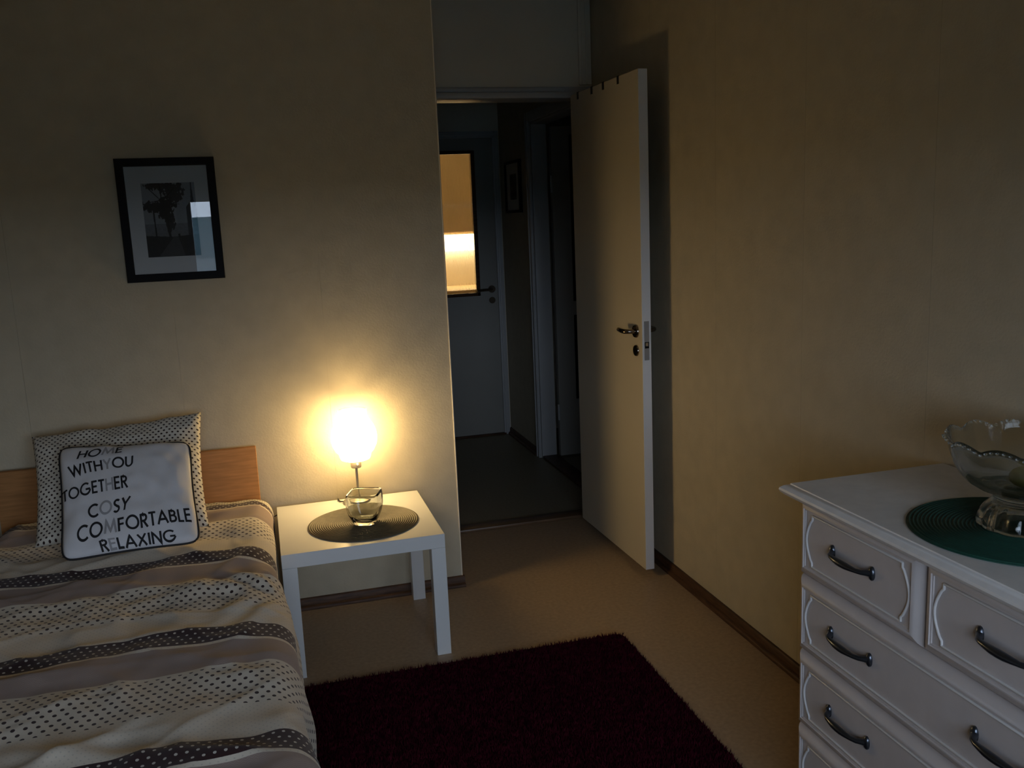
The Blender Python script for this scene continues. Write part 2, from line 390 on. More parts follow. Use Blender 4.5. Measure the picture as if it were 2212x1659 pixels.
# side opening in the hall with its own door swung into a dark room
d3 = thing('door_3', 'dark grey door with black glazed panels swung into the side room', 'door', (XH+.10, SO1, 0), kind='structure')
f = B()
f.box(XH-.016, XH, SO1, SO1+.060, 0, SOZ+.06, .004).box(XH-.022, XH, SO1+.044, SO1+.056, 0, SOZ+.06, .003).box(XH-.020, XH, SO1+.004, SO1+.014, 0, SOZ+.06, .003)
f.box(XH-.016, XH, SO0-.06, SO0, 0, SOZ+.06, .004).box(XH-.016, XH, SO0-.06, SO1+.06, SOZ, SOZ+.06, .004)
f.box(XH-.001, XH+.095, SO1-.012, SO1, 0, SOZ, .003).box(XH-.001, XH+.10, SO0, SO1, SOZ-.014, SOZ, .003)
part('door_frame', f, FRAMEPAINT, d3)
part('threshold', B().box(XH, XH+.10, SO0, SO1-.012, 0, .016, .004), DARKWOOD, d3)
lx = XH+.112; ly0, ly1 = SO1-.046, SO1-.006
lf = B().box(lx, lx+.80, ly0, ly1, .012, 2.06, .002, 1); lf3 = part('leaf', lf, GREYPAINT, d3)
for z0, z1 in ((1.0, 2.01), (.376, .912)):
    part('glazed_panel', B().box(1.868, 2.43, ly0-.003, ly0+.002, z0, z1, .001, 1), DARKGLASS, lf3)
for zc in (.30, 1.72):
    part('hinge', B().tube([(lx-.006, ly0-.006, zc-.05), (lx-.006, ly0-.006, zc+.05)], .007, 10), FRAMEPAINT, d3)
struct('wall_side_room', B().box(XK, XK+.1, YD, YK, 0, ZC).box(XH+.1, XK, YD+.2, YD+.3, 0, ZC), WALLPAPER, 'walls of the dark room beyond the side door', 'wall')
struct('wall_kitchen', B().box(.2, XK, YK, YK+.1, 0, ZC), KITCHENWALL, 'pale kitchen wall seen through the ribbed pane', 'wall')
struct('wall_kitchen_side', B().box(.3, .4, YH, YK, 0, ZC), KITCHENWALL, 'kitchen side wall out of sight of the pane', 'wall')

# kitchen beyond the ribbed pane
kc = thing('wall_cabinet', 'amber wooden wall cabinets seen through the ribbed pane', 'cabinet', (1.9, YK, 1.42))
part('cabinet_body', B().box(.9, 2.9, YK-.32, YK-.003, 1.42, 2.25), KITCHENWOOD, kc)
for k in range(5):
    dr = part('cabinet_door', B().box(.9+.4*k+.002, 1.3+.4*k-.002, YK-.34, YK-.32, 1.425, 2.245, .003), KITCHENWOOD, kc)
    part('knob', B().lathe([(.001, -.03), (.012, -.028), (.012, -.02), (.006, -.012), (.006, 0)], (1.26+.4*k, YK-.34, 1.50), 12, 'y'), STEEL, dr)
b = thing('strip_light', 'glowing strip light under the kitchen wall cabinets', 'lamp', (1.9, YK-.1, 1.39))
part('housing', B().box(1.38, 2.42, YK-.10, YK-.004, 1.398, 1.418, .003), PAINT, b)
part('diffuser', B().box(1.40, 2.40, YK-.09, YK-.01, 1.245, 1.398, .006), STRIP, b)
kb = thing('base_cabinet', 'pale kitchen base cabinets below the worktop behind the pane', 'cabinet', (1.9, YK, 0))
part('cabinet_body', B().box(.9, 2.9, YK-.58, YK-.003, .1, .87), KITCHENWOOD, kb)
for k in range(5): part('cabinet_door', B().box(.9+.4*k+.002, 1.3+.4*k-.002, YK-.60, YK-.58, .105, .865, .003), KITCHENWOOD, kb)
part('plinth', B().box(.92, 2.88, YK-.54, YK-.003, 0, .1), DARKWOOD, kb)
solo('worktop', B().box(.88, 2.92, YK-.62, YK-.003, .87, .91, .004), mat('worktop_laminate', (.55, .42, .27), .4, var=.1, vscale=20), 'light wooden kitchen worktop seen through the ribbed pane', 'worktop', (1.9, YK, .87))

kl = thing('added_ceiling_lamp', 'unseen round kitchen lamp added to brighten the cabinets behind the pane', 'lamp', (1.7, 7.3, ZC))  # unseen lamp, added to brighten the cabinets above the strip light
part('lamp_base', B().lathe([(.0001, -.02), (.12, -.02), (.12, -.0005), (.0001, -.0005)], (1.7, 7.3, ZC), 32), PAINT, kl)
part('shade', B().lathe([(.0001, -.085), (.06, -.080), (.10, -.066), (.13, -.045), (.14, -.022), (.0001, -.021)], (1.7, 7.3, ZC), 32), emis('added_ceiling_glow', (1.0, .70, .36), 14.0), kl, smooth=40)

# hall picture on the right wall
hp = thing('hall_picture', 'small black framed picture on the hall wall', 'picture', (XH, 5.79, 1.56))
y0, y1, z0, z1 = 5.62, 5.965, 1.56, 1.892
b = B(); s = .018
b.box(XH-.022, XH, y0, y1, z0, z0+s, .002).box(XH-.022, XH, y0, y1, z1-s, z1, .002).box(XH-.022, XH, y0, y0+s, z0, z1, .002).box(XH-.022, XH, y1-s, y1, z0, z1, .002)
part('frame', b, BLACK, hp)
part('mat_board', B().box(XH-.010, XH-.004, y0+s, y1-s, z0+s, z1-s), WHITECARD, hp, smooth=False)
part('print', B().box(XH-.012, XH-.010, y0+.10, y1-.10, z0+.085, z1-.085), mat('hall_print', (.10, .10, .09), .8, var=.8, vscale=22), hp, smooth=False)

# ------------------------------------------------------------------ node helpers for printed cloth
def cloth_material(name, build):
    m, nt, bs = nodes_of(name); bs.inputs['Roughness'].default_value = .9; bs.inputs['Specular IOR Level'].default_value = .2
    bs.inputs['Sheen Weight'].default_value = .15
    uvn = nt.nodes.new('ShaderNodeUVMap'); sp = nt.nodes.new('ShaderNodeSeparateXYZ'); nt.links.new(uvn.outputs[0], sp.inputs[0])
    def mth(op, a, b=None, c=None):
        n = nt.nodes.new('ShaderNodeMath'); n.operation = op
        for i, x in enumerate((a, b, c)):
            if x is None: continue
            if isinstance(x, (int, float)): n.inputs[i].default_value = x
            else: nt.links.new(x, n.inputs[i])
        return n.outputs[0]
    def mix(fac, a, b):
        n = nt.nodes.new('ShaderNodeMix'); n.data_type = 'RGBA'
        nt.links.new(fac, n.inputs[0])
        for i, x in ((6, a), (7, b)):
            if isinstance(x, tuple): n.inputs[i].default_value = (*x, 1)
            else: nt.links.new(x, n.inputs[i])
        return n.outputs[2]
    def dots(u, v, a, r, R, ox=0.):
        row = mth('FLOOR', mth('DIVIDE', v, r)); odd = mth('MODULO', mth('ABSOLUTE', row), 2.)
        fu = mth('FRACT', mth('ADD', mth('DIVIDE', u, a), mth('MULTIPLY_ADD', odd, .5, ox)))
        fx = mth('MULTIPLY', mth('SUBTRACT', fu, .5), a)
        fy = mth('MULTIPLY', mth('SUBTRACT', mth('FRACT', mth('DIVIDE', v, r)), .5), r)
        d = mth('SQRT', mth('ADD', mth('MULTIPLY', fx, fx), mth('MULTIPLY', fy, fy)))
        return mth('LESS_THAN', d, R)
    def band(t, a, b): return mth('MULTIPLY', mth('GREATER_THAN', t, a), mth('LESS_THAN', t, b))
    col = build(sp.outputs[0], sp.outputs[1], mth, mix, dots, band, nt)
    nt.links.new(col, bs.inputs['Base Color'])
    n = nt.nodes.new('ShaderNodeTexNoise'); n.inputs['Scale'].default_value = 420; n.inputs['Detail'].default_value = 2
    nt.links.new(uvn.outputs[0], n.inputs['Vector'])
    bp = nt.nodes.new('ShaderNodeBump'); bp.inputs['Strength'].default_value = .25; bp.inputs['Distance'].default_value = .001
    nt.links.new(n.outputs[0], bp.inputs['Height']); nt.links.new(bp.outputs[0], bs.inputs['Normal'])
    MATS[name] = m; return m
CREAM, TAUPE, BROWN, DOTBROWN = (.70, .62, .51), (.33, .245, .21), (.038, .015, .015), (.035, .018, .017)
PERIOD, V0 = .55, 2.868
def duvet_pattern(u, v, mth, mix, dots, band, nt):
    t = mth('MULTIPLY', mth('FRACT', mth('DIVIDE', mth('SUBTRACT', V0+PERIOD*4, v), PERIOD)), PERIOD)
    fine = dots(u, v, .015, .0085, .0018)
    base = mix(mth('MULTIPLY', fine, .45), CREAM, (.42, .38, .33))
    dk = dots(u, t, .0245, .0175, .0046)
    base = mix(mth('MULTIPLY', band(t, .236, .412), dk), mix(band(t, .225, .418), base, CREAM), DOTBROWN)
    zig = mth('FRACT', mth('DIVIDE', mth('ADD', v, mth('PINGPONG', u, .006)), .006))
    tp = mix(mth('MULTIPLY', mth('GREATER_THAN', zig, .6), .35), TAUPE, (.44, .36, .31))
    c = mix(band(t, .094, .225), base, tp)
    wd_ = dots(u, t, .0205, .0195, .0034)
    br = mix(wd_, BROWN, (.62, .57, .50))
    c = mix(band(t, -.01, .081), c, br)
    hd = mix(dots(u, v, .020, .0125, .0036), (.68, .63, .54), DOTBROWN)
    return mix(mth('GREATER_THAN', v, V0+PERIOD+.004), c, hd)
DUVET = cloth_material('striped_dotted_cotton', duvet_pattern)
def dotted(u, v, mth, mix, dots, band, nt): return mix(dots(u, v, .0190, .0140, .0039), (.68, .63, .54), DOTBROWN)
DOTTED = cloth_material('white_dotted_cotton', dotted)
LINEN = mat('white_cushion_cotton', (.74, .73, .75), .9, bump=.3, bscale=500)

# ------------------------------------------------------------------ bed
bed = thing('bed', 'single bed with a birch headboard against the papered wall', 'bed', (-.5, 2.5, 0))
part('headboard', B().box(-.985, -.079, 3.505, 3.530, .18, .7065, .003), BIRCH, bed, label='birch veneer headboard')
for sx in (-.955, -.085):
    part('side_rail', B().box(sx-.012, sx+.012, 1.53, 3.505, .19, .33, .003), BIRCH, bed)
part('footboard', B().box(-.967, -.073, 1.505, 1.53, .19, .36, .003), BIRCH, bed)
for x in (-.945, -.095):
    for y in (1.56, 3.46): part('leg', B().box(x-.022, x+.022, y-.022, y+.022, 0, .20, .003), BIRCH, bed)
part('mattress', B().box(-.94, -.10, 1.54, 3.50, .25, .455, .04, 3), LINEN, bed)

def sm(a, b, x):
    t = max(0, min(1, (x-a)/(b-a))); return t*t*(3-2*t)
def nz(x, y, z=0.): return noise.noise(Vector((x, y, z)))
def duvet_top(x, y):
    z = .515+.010*sm(2.5, 2.95, y)
    z += .008*nz(x*3.1, y*2.3, 4)+.007*nz(x*7, y*5.5, 9)
    # puffed ridges running out from under the pillows and a sag in the middle
    z += .010*math.sin((y*1.0+x*.35)*21+3*nz(x*2, y*2, 2))*sm(2.65, 3.0, y)*.45
    z += .008*sm(.10, .0, abs(y-(2.02+.25*x)))*nz(x*6, y*3, 1)
    z += .012*math.exp(-((y-2.72-.10*math.sin(x*5)+.18*(x+.3))/.035)**2)*sm(-.75, -.5, x)
    z += .010*math.exp(-((y-1.78+.35*(x+.35))/.03)**2)*sm(-.62, -.5, x)*sm(-.02, -.15, x)
    z += .009*math.exp(-((y-2.20-.30*(x+.5))/.04)**2)*sm(-.2, -.4, x)
    z += .007*(1-abs(nz(x*3.2+.6*y, y*6.5-x*2, 21)))**6
    z += .006*(1-abs(nz(x*4.5-1.1*y, y*4.5+x*3, 27)))**9*sm(-.02, -.12, x)
    z += .004*nz(x*16, y*13, 31)
    z += .007*math.sin(x*46+9*nz(x*2, y*5, 6))*math.exp(-((y-2.55)/.30)**2)*sm(-.30, -.10, x)*sm(.02, -.06, x)
    c = abs(y-(2.60+.12*x+.03*nz(x*5, 3))); z += .010*math.exp(-(c/.03)**2)*sm(-.55, -.35, x)*sm(-.05, -.2, x)
    return z
def right_edge(y): return -.034+.040*sm(2.90, 2.30, y)+.028*sm(1.95, 1.62, y)
def duvet_pt(s, t):
    """s across (0 left hem, 1 right hem), t along (0 foot hem, 1 head)"""
    L = s*1.80                                            # cloth width
    yL = -.42+t*2.452                                       # cloth length measured from the foot edge
    R = .085
    y = 1.47+yL; drop_f = 0
    if yL < R:
        a = min(PI/2, (R-yL)/R); y = 1.47+R-R*math.sin(a); drop_f = R-R*math.cos(a)
        if (R-yL)/R > PI/2: drop_f = R+(R-yL-R*PI/2)
    y = min(y, 3.4985)
    xr = right_edge(y); xl = -.985
    width = xr-xl; c = (xr+xl)/2; q = L-.90; hw = width/2; sg = 1 if q > 0 else -1
    flat = hw-R; aq = abs(q); drop = 0
    if aq <= flat: x = aq
    else:
        e = aq-flat
        if e < R*PI/2: x = flat+R*math.sin(e/R); drop = R-R*math.cos(e/R)
        else: x = hw; drop = R+(e-R*PI/2)
    x = c+sg*x
    top = duvet_top(x, y)
    hang = sm(.03, .20, drop)
    if sg > 0: x += hang*(.012*math.sin(y*15+2*nz(y*3, 1))-.014-.016*sm(.2, .4, drop)) if y > 2.9 else hang*(.018*math.sin(y*13)+.010*nz(y*9, drop*6))
    else: x -= hang*.02*math.sin(y*12)
    if y > 2.9 and sg > 0: x = min(x, -.030)
    z = max(.06, top-drop-drop_f)
    z -= .020*sm(3.30, 3.50, y)
    return Vector((x, y+.010*nz(x*4, y*2, 7)*(1 if y < 3.4 else 0), z))
bmd = B().grid(duvet_pt, 190, 230, uvfn=lambda s, t: (s*1.80, 1.47-.42+t*2.452))
dv = solo('duvet', bmd, DUVET, 'striped and dotted cream, taupe and brown duvet on the bed', 'duvet', (-.5, 2.5, .5), smooth=True)
md = dv.modifiers.new('thickness', 'SOLIDIFY'); md.thickness = .016; md.offset = -1

# pillows
def pillow_surface(BL, BR, TR, TL, bulge, conc=.03, wr=.006, seed=0., rnd=0.):
    BL, BR, TR, TL = map(Vector, (BL, BR, TR, TL))
    n = ((BR-BL)+(TR-TL)).cross((TL-BL)+(TR-BR)).normalized()      # towards the camera side
    ex = (BR-BL+TR-TL).normalized(); ey = (TL-BL+TR-BR).normalized()
    def S(s, t, side=1, off=0.):
        s = max(-.0, min(1., s)); t = max(0., min(1., t))
        p = (BL*(1-s)+BR*s)*(1-t)+(TL*(1-s)+TR*s)*t
        a, b_ = 2*s-1, 2*t-1
        # pinch the middles of the edges inwards
        p = p-ex*a*conc*(1-b_*b_)*abs(a)-ey*b_*conc*(1-a*a)*abs(b_)
        if rnd: p = p-(ex*a+ey*b_)*rnd*abs(a*b_)**9
        h = (max(0, 1-abs(a)**3.2)**.5)*(max(0, 1-abs(b_)**3.2)**.5)
        w = wr*nz(s*5+seed, t*5, seed)*(1.6-h)+wr*.6*nz(s*11+seed, t*9, 3)
        return p+n*(side*(bulge*h+off)+(w*min(1, h*3)))
    return S, n
def make_pillow(name, quad, bulge, bulge_back, material, label, conc, wr, seed, W, Hh, rnd=0.):
    S, n = pillow_surface(*quad, bulge, conc, wr, seed, rnd)
    S2, _ = pillow_surface(*quad, bulge_back, conc, wr*.3, seed, rnd)
    bb = B()
    N = 44
    bb.grid(lambda s, t: S(s, t, 1), N, N, uvfn=lambda s, t: (s*W, t*Hh))
    bb.grid(lambda s, t: S2(s, t, -1), N, N, uvfn=lambda s, t: (s*W, t*Hh))
    bmesh.ops.remove_doubles(bb.bm, verts=list(bb.bm.verts), dist=.0004)
    c = sum((Vector(q) for q in quad), Vector())/4; c.z = min(q[2] for q in quad)
    return S, n, c, bb
S, n, c, bb = make_pillow('pillow', [(-.775, 3.075, .550), (-.244, 3.09, .545), (-.258, 3.440, .872), (-.825, 3.43, .840)], .050, .042, DOTTED, '', .012, .014, 3., .56, .50)
pw = thing('pillow', 'large white pillow with dark dots leaning on the headboard', 'pillow', c)
part('pillow_case', bb, DOTTED, pw, smooth=True)
quadC = [(-.668, 2.905, .545), (-.258, 2.925, .546), (-.288, 3.262, .808), (-.710, 3.255, .832)]
S, n, c, bb = make_pillow('cushion', quadC, .046, .040, LINEN, '', .010, .009, 8., .42, .42, .016)
cu = thing('cushion', 'white cushion with black lettering and black piping in front of the dotted pillow', 'cushion', c)
part('cover', bb, LINEN, cu, smooth=True)
edge = [(s/40, 0) for s in range(40)]+[(1, t/40) for t in range(40)]+[(1-s/40, 1) for s in range(40)]+[(0, 1-t/40) for t in range(40)]
loop = [S(s, t) for s, t in edge]; loop.append(loop[0])
part('piping', B().tube(loop, .0036, 8, caps=False), PIPING, cu, smooth=True, label='black piping cord')

# geometric sans-serif capitals drawn as strokes: (width, [polylines])
def arc(cx, cy, rx, ry, a0, a1, k=22): return [(cx+rx*math.cos(math.radians(a0+(a1-a0)*i/k)), cy+ry*math.sin(math.radians(a0+(a1-a0)*i/k))) for i in range(k+1)]
T2 = .065
GLY = {
 'H': (.70, [[(T2, 0), (T2, 1)], [(.70-T2, 0), (.70-T2, 1)], [(T2, .52), (.70-T2, .52)]]),
 'O': (1.02, [arc(.51, .5, .445, .45, 0, 360, 40)]),
 'M': (.98, [[(.07, 0), (.19, .96), (.49, .16), (.79, .96), (.91, 0)]]),
 'E': (.52, [[(.5, T2), (T2, T2), (T2, 1-T2), (.5, 1-T2)], [(T2, .52), (.47, .52)]]),
 'W': (1.20, [[(.05, 1), (.33, .06), (.60, .92), (.87, .06), (1.15, 1)]]),
 'I': (.20, [[(.10, 0), (.10, 1)]]),
 'T': (.56, [[(0, 1-T2), (.56, 1-T2)], [(.28, 0), (.28, .95)]]),
 'Y': (.68, [[(.04, 1), (.34, .45), (.64, 1)], [(.34, .48), (.34, 0)]]),
 'U': (.68, [[(T2, 1)]+arc(.34, .36, .275, .30, 180, 360, 18)+[(.68-T2, 1)]]),
 'G': (1.04, [arc(.53, .5, .455, .45, 45, 350, 34), [(.56, .45), (.985, .45)]]),
 'R': (.58, [[(T2, 0), (T2, 1)], [(T2, 1-T2), (.28, 1-T2)]+arc(.28, .72, .205, .215, 90, -90, 14)+[(T2, .505)], [(.25, .50), (.53, 0)]]),
 'C': (.88, [arc(.52, .5, .455, .45, 48, 312, 30)]),
 'S': (.58, [arc(.285, .745, .19, .19, 30, 250, 18)+arc(.285, .275, .215, .21, 80, -150, 20)]),
 'F': (.50, [[(T2, 0), (T2, 1-T2), (.48, 1-T2)], [(T2, .52), (.45, .52)]]),
 'A': (.86, [[(.04, 0), (.43, .97), (.82, 0)], [(.19, .32), (.67, .32)]]),
 'B': (.60, [[(T2, T2), (T2, 1-T2), (.28, 1-T2)]+arc(.28, .735, .19, .20, 90, -90, 12)+[(T2, .535)], [(.28, .535)]+arc(.30, .30, .225, .235, 90, -90, 12)+[(T2, T2)]]),
 'L': (.46, [[(T2, 1), (T2, T2), (.45, T2)]]),
 'X': (.72, [[(.05, 0), (.67, 1)], [(.05, 1), (.67, 0)]]),
 'N': (.76, [[(T2, 0), (T2, .95), (.76-T2, .05), (.76-T2, 1)]]),
}
def ribbon(bb, pts, th, mapf):
    P = [Vector((*p, 0)) for p in pts]; Q = [P[0]]
    for a, c_ in zip(P, P[1:]):
        k = max(1, int((c_-a).length/.08))
        for i in range(1, k+1): Q.append(a.lerp(c_, i/k))
    closed = (Q[0]-Q[-1]).length < 1e-4
    L, Rr = [], []
    for i, p in enumerate(Q):
        if closed and i in (0, len(Q)-1): d0, d1 = (Q[-1]-Q[-2]).normalized(), (Q[1]-Q[0]).normalized()
        else:
            d0 = (Q[i]-Q[i-1]).normalized() if i else (Q[1]-Q[0]).normalized()
            d1 = (Q[i+1]-Q[i]).normalized() if i < len(Q)-1 else d0
        d = (d0+d1); d = d.normalized() if d.length > 1e-4 else d1
        nn = Vector((-d.y, d.x, 0)); k = th/2/max(.45, nn.dot(Vector((-d1.y, d1.x, 0))))
        L.append(p+nn*k); Rr.append(p-nn*k)
    vl = [bb.bm.verts.new(mapf(p.x, p.y)) for p in L]; vr = [bb.bm.verts.new(mapf(p.x, p.y)) for p in Rr]
    for i in range(len(Q)-1): bb.bm.faces.new((vl[i], vr[i], vr[i+1], vl[i+1]))
WORDS = [('HOME', 2, [(.139, .825), (.477, .860), (.490, .950), (.165, .920)]),
         ('WITHYOU', 4, [(.086, .660), (.552, .710), (.56, .815), (.064, .765)]),
         ('TOGETHER', 5, [(.011, .457), (.507, .502), (.505, .620), (.006, .558)]),
         ('COSY', 1, [(.212, .264), (.498, .304), (.522, .421), (.203, .380)]),
         ('COMFORTABLE', 2, [(.12, .100), (.958, .166), (.953, .274), (.123, .218)]),
         ('RELAXING', 1, [(.29, .006), (.821, .012), (.824, .098), (.275, .074)])]
for word, grey, q in WORDS:
    adv = [GLY[ch][0]+.10 for ch in word]; tot = sum(adv)-.10
    x0 = 0
    for i, ch in enumerate(word):
        def mp_(x, y, x0=x0):
            u = (x0+x)/tot; v = y
            s = (q[0][0]*(1-u)+q[1][0]*u)*(1-v)+(q[3][0]*(1-u)+q[2][0]*u)*v
            t = (q[0][1]*(1-u)+q[1][1]*u)*(1-v)+(q[3][1]*(1-u)+q[2][1]*u)*v
            return S(s, t, 1, .0012)
        lb = B()
        for stroke in GLY[ch][1]: ribbon(lb, stroke, .165, mp_)
        part('printed_letter', lb, GREYPRINT if i == grey else BLACKPRINT, cu, smooth=True)
        x0 += adv[i]

# ------------------------------------------------------------------ picture over the bed
PX, PZ, PW, PH = -.4698, 1.3508, .3395, .4399
pic = thing('framed_picture', 'black framed tree photograph behind glass above the bed', 'picture', (PX+PW/2, YB, PZ))
yf, yb = YB-.020, YB
s = .0285; b = B()
b = B().rings([[Vector((PX+i, y, PZ+i)), Vector((PX+PW-i, y, PZ+i)), Vector((PX+PW-i, y, PZ+PH-i)), Vector((PX+i, y, PZ+PH-i))]
                for i, y in ((0, yb), (0, yf+.002), (.002, yf), (s-.002, yf), (s, yf+.002), (s, yb))], False, False)
part('frame', b, BLACK, pic)
part('mat_board', B().box(PX+s, PX+PW-s, YB-.008, YB-.003, PZ+s, PZ+PH-s), WHITECARD, pic, smooth=False)
part('glass', B().box(PX+s-.003, PX+PW-s+.003, YB-.0135, YB-.0115, PZ+s-.003, PZ+PH-s+.003), PICGLASS, pic, smooth=False)
def print_tone(a, b_):
    """grey value of the black and white park photograph, a to the right, b up"""
    def N(x, y, z=0): return .5+.5*nz(x, y, z)
    v = .30+.10*b_+.04*N(a*6, b_*6)
    if .40 < a < .62 and .42 < b_ < .72: v += .10*N(a*30, b_*8, 5)
    if b_ < .45: v = v*.55+.08*N(a*18, b_*30, 2)
    gl = .27+.05*abs(a-.5)
    if b_ < gl:
        v = .035+.02*N(a*20, b_*20)
        pc = .56-.10*(gl-b_)/.27; pw_ = .04+.20*(gl-b_)/.27
        if abs(a-pc) < pw_: v = .085+.02*N(a*25, b_*9)
    def blob(cx, cy, rx, ry, k, thr=.0):
        d = ((a-cx)/rx)**2+((b_-cy)/ry)**2
        return d+k*(N(a*22, b_*22, cx)-.5)*2+.5*k*(N(a*50, b_*50, cy)-.5)*2 < 1
    def seg(x0, y0, x1, y1, w_):
        dx, dy = x1-x0, y1-y0; t = max(0, min(1, ((a-x0)*dx+(b_-y0)*dy)/(dx*dx+dy*dy)))
        return math.hypot((a-x0-dx*t)*.72, b_-y0-dy*t) < w_
    if blob(.22, .68, .28, .075, .9) or blob(.42, .66, .17, .16, .9): v = min(v, .045)
    if blob(.55, .93, .24, .09, 1.1) or blob(.60, .84, .16, .12, 1.2) or blob(.25, .96, .18, .05, 1.3): v = min(v, .07)
    if blob(.47, .50, .10, .16, .8): v = min(v, .06)
    for sg_ in ((.20, .25, .185, .62, .010), (.46, .25, .36, .75, .016), (.36, .75, .34, .98, .009), (.36, .75, .12, .94, .006), (.36, .75, .60, .92, .007), (.36, .77, .10, .74, .005), (.44, .35, .42, .6, .02)):
        if seg(*sg_): v = min(v, .04)
    tw = .012+.085*max(0, (.97-b_))**1.3*1.4
    if abs(a-.93) < tw and b_ > .26: v = min(v, .06+.03*N(a*30, b_*30))
    if a > .80 and b_ < .78-.9*abs(a-.93): v = min(v, .07+.03*N(a*25, b_*12))
    if .60 < a < .64 and .26 < b_ < .31: v = .03
    return v
NX, NY = 130, 170
rx0, rx1, rz0, rz1 = PX+.080, PX+PW-.0765, PZ+.088, PZ+PH-.088
me = bpy.data.meshes.new('print')
vv = [(rx0+(rx1-rx0)*i/NX, YB-.0085, rz0+(rz1-rz0)*j/NY) for j in range(NY+1) for i in range(NX+1)]
ff = [(j*(NX+1)+i, j*(NX+1)+i+1, (j+1)*(NX+1)+i+1, (j+1)*(NX+1)+i) for j in range(NY) for i in range(NX)]
o0 = ORG[pic.name]
me.from_pydata([(x-o0.x, y-o0.y, z-o0.z) for x, y, z in vv], [], ff)
at = me.attributes.new('tone', 'FLOAT_COLOR', 'POINT')
cols = []
for j in range(NY+1):
    for i in range(NX+1):
        g = print_tone(i/NX, j/NY); cols += [g, g, g*1.02, 1]
at.data.foreach_set('color', cols)
mp_print, nt, bs = nodes_of('photo_print'); an = nt.nodes.new('ShaderNodeAttribute'); an.attribute_name = 'tone'
nt.links.new(an.outputs['Color'], bs.inputs['Base Color']); bs.inputs['Roughness'].default_value = .8
me.materials.append(mp_print); po_ = bpy.data.objects.new('print', me); COL.objects.link(po_); po_.parent = pic
po_['label'] = 'black and white photograph of trees'

# ------------------------------------------------------------------ side table and what stands on it
TX, TY, TS, TTH = -.0214, 2.9764, .5575, .0048
tb = thing('side_table', 'white square side table beside the bed', 'table', (TX+TS/2, TY+TS/2, 0))
part('table_top', B().box(TX, TX+TS, TY, TY+TS, .40, .45, .0012, 1), TABLE, tb)
for x in (TX, TX+TS-.05):
    for y in (TY, TY+TS-.05): part('leg', B().box(x, x+.05, y, y+.05, 0, .3995, .0012, 1), TABLE, tb)
tb.rotation_euler.z = TTH

def placemat(name, c, R, rings, material, label):
    prof = [(.0001, .0035)]
    n_ = rings*6
    for i in range(1, n_+1):
        r = R*i/n_; prof.append((r, .0036+.0018*math.cos(2*PI*rings*i/n_+PI)))
    prof += [(R+.002, .0030), (R+.002, .001), (R, 0), (.0001, 0)]
    return solo(name, B().lathe(prof, c, 96), material, label, 'placemat', c, smooth=True)
placemat('round_placemat', (.281, 3.206, .4502), .199, 26, WOVEN_BROWN, 'round brown coiled placemat on the white side table')

# square glass bowl with rounded sides
def squircle(half, c, z, rot, p=5., n_=56, ):
    L = []
    for k in range(n_):
        a = 2*PI*k/n_; ca, sa = math.cos(a), math.sin(a)
        r = half/((abs(ca)**p+abs(sa)**p)**(1/p)); x, y = r*ca, r*sa
        L.append(Vector((c[0]+x*math.cos(rot)-y*math.sin(rot), c[1]+x*math.sin(rot)+y*math.cos(rot), z)))
    return L
vc = (.2885, 3.192); z0 = .4555; rot = -.36
outer = [(.036, 0, 4), (.039, .002, 4), (.047, .018, 4), (.056, .042, 4.5), (.0605, .066, 5), (.0605, .088, 5.5), (.0585, .106, 6.5), (.0565, .1145, 7), (.055, .116, 7)]
inner = [(.0525, .1145, 7), (.0545, .104, 6.5), (.0555, .088, 5), (.0555, .068, 5), (.051, .045, 4.5), (.041, .024, 4), (.030, .0145, 3), (.015, .0125, 2.2), (.004, .012, 2)]
L = [squircle(h, vc, z0+z, rot, p) for h, z, p in outer+inner]
solo('glass_vase', B().rings(L), GLASS, 'square clear glass bowl on the brown placemat', 'bowl', (*vc, z0), smooth=40)

# table lamp
LX, LY = .2915, 3.4685
lamp = thing('table_lamp', 'lit table lamp with opal glass shade on a thin steel stem', 'lamp', (LX, LY, .45))
part('base', B().lathe([(.0001, 0), (.060, 0), (.061, .004), (.059, .009), (.050, .013), (.02, .016), (.010, .022), (.0001, .022)], (LX, LY, .4502), 48), STEEL, lamp)
part('stem', B().lathe([(.0001, .018), (.0052, .018), (.0052, .146), (.0001, .146)], (LX, LY, .45), 16), STEEL, lamp)
LMETAL = mat('lamp_socket_metal', (.30, .26, .21), .42, metal=.55)
so = part('socket', B().lathe([(.0001, .142), (.019, .142), (.021, .145), (.021, .173), (.019, .1765), (.0001, .1765)], (LX, LY, .45), 32), LMETAL, lamp)
part('switch', B().tube([(LX+.004, LY-.020, .610), (LX+.004, LY-.028, .610)], .004, 10), PAINT, so)
prof = [(.022, .630), (.046, .630), (.056, .634), (.060, .644), (.062, .655), (.074, .668), (.085, .690), (.089, .715), (.087, .740), (.078, .765), (.066, .785), (.058, .798), (.055, .810), (.055, .826), (.053, .829)]
prof = [(r, z-.006) for r, z in prof]
inn = [prof[-1]]+[(r-.003, z+.0015 if z < .630 else z) for r, z in prof[:-1]][::-1]
sh = part('shade', B().lathe(prof, (LX, LY, 0), 40), SHADE, lamp, smooth=50, label='glowing white opal glass shade')
part('lining', B().lathe(inn[:-1]+[(.012, .6255)], (LX, LY, 0), 40), TABLE, sh, smooth=50)
part('bulb', B().lathe([(.0001, .640), (.013, .642), (.014, .665), (.020, .685), (.028, .705), (.030, .722), (.026, .740), (.015, .752), (.0001, .756)], (LX, LY, 0), 24), BULB, lamp, smooth=True)
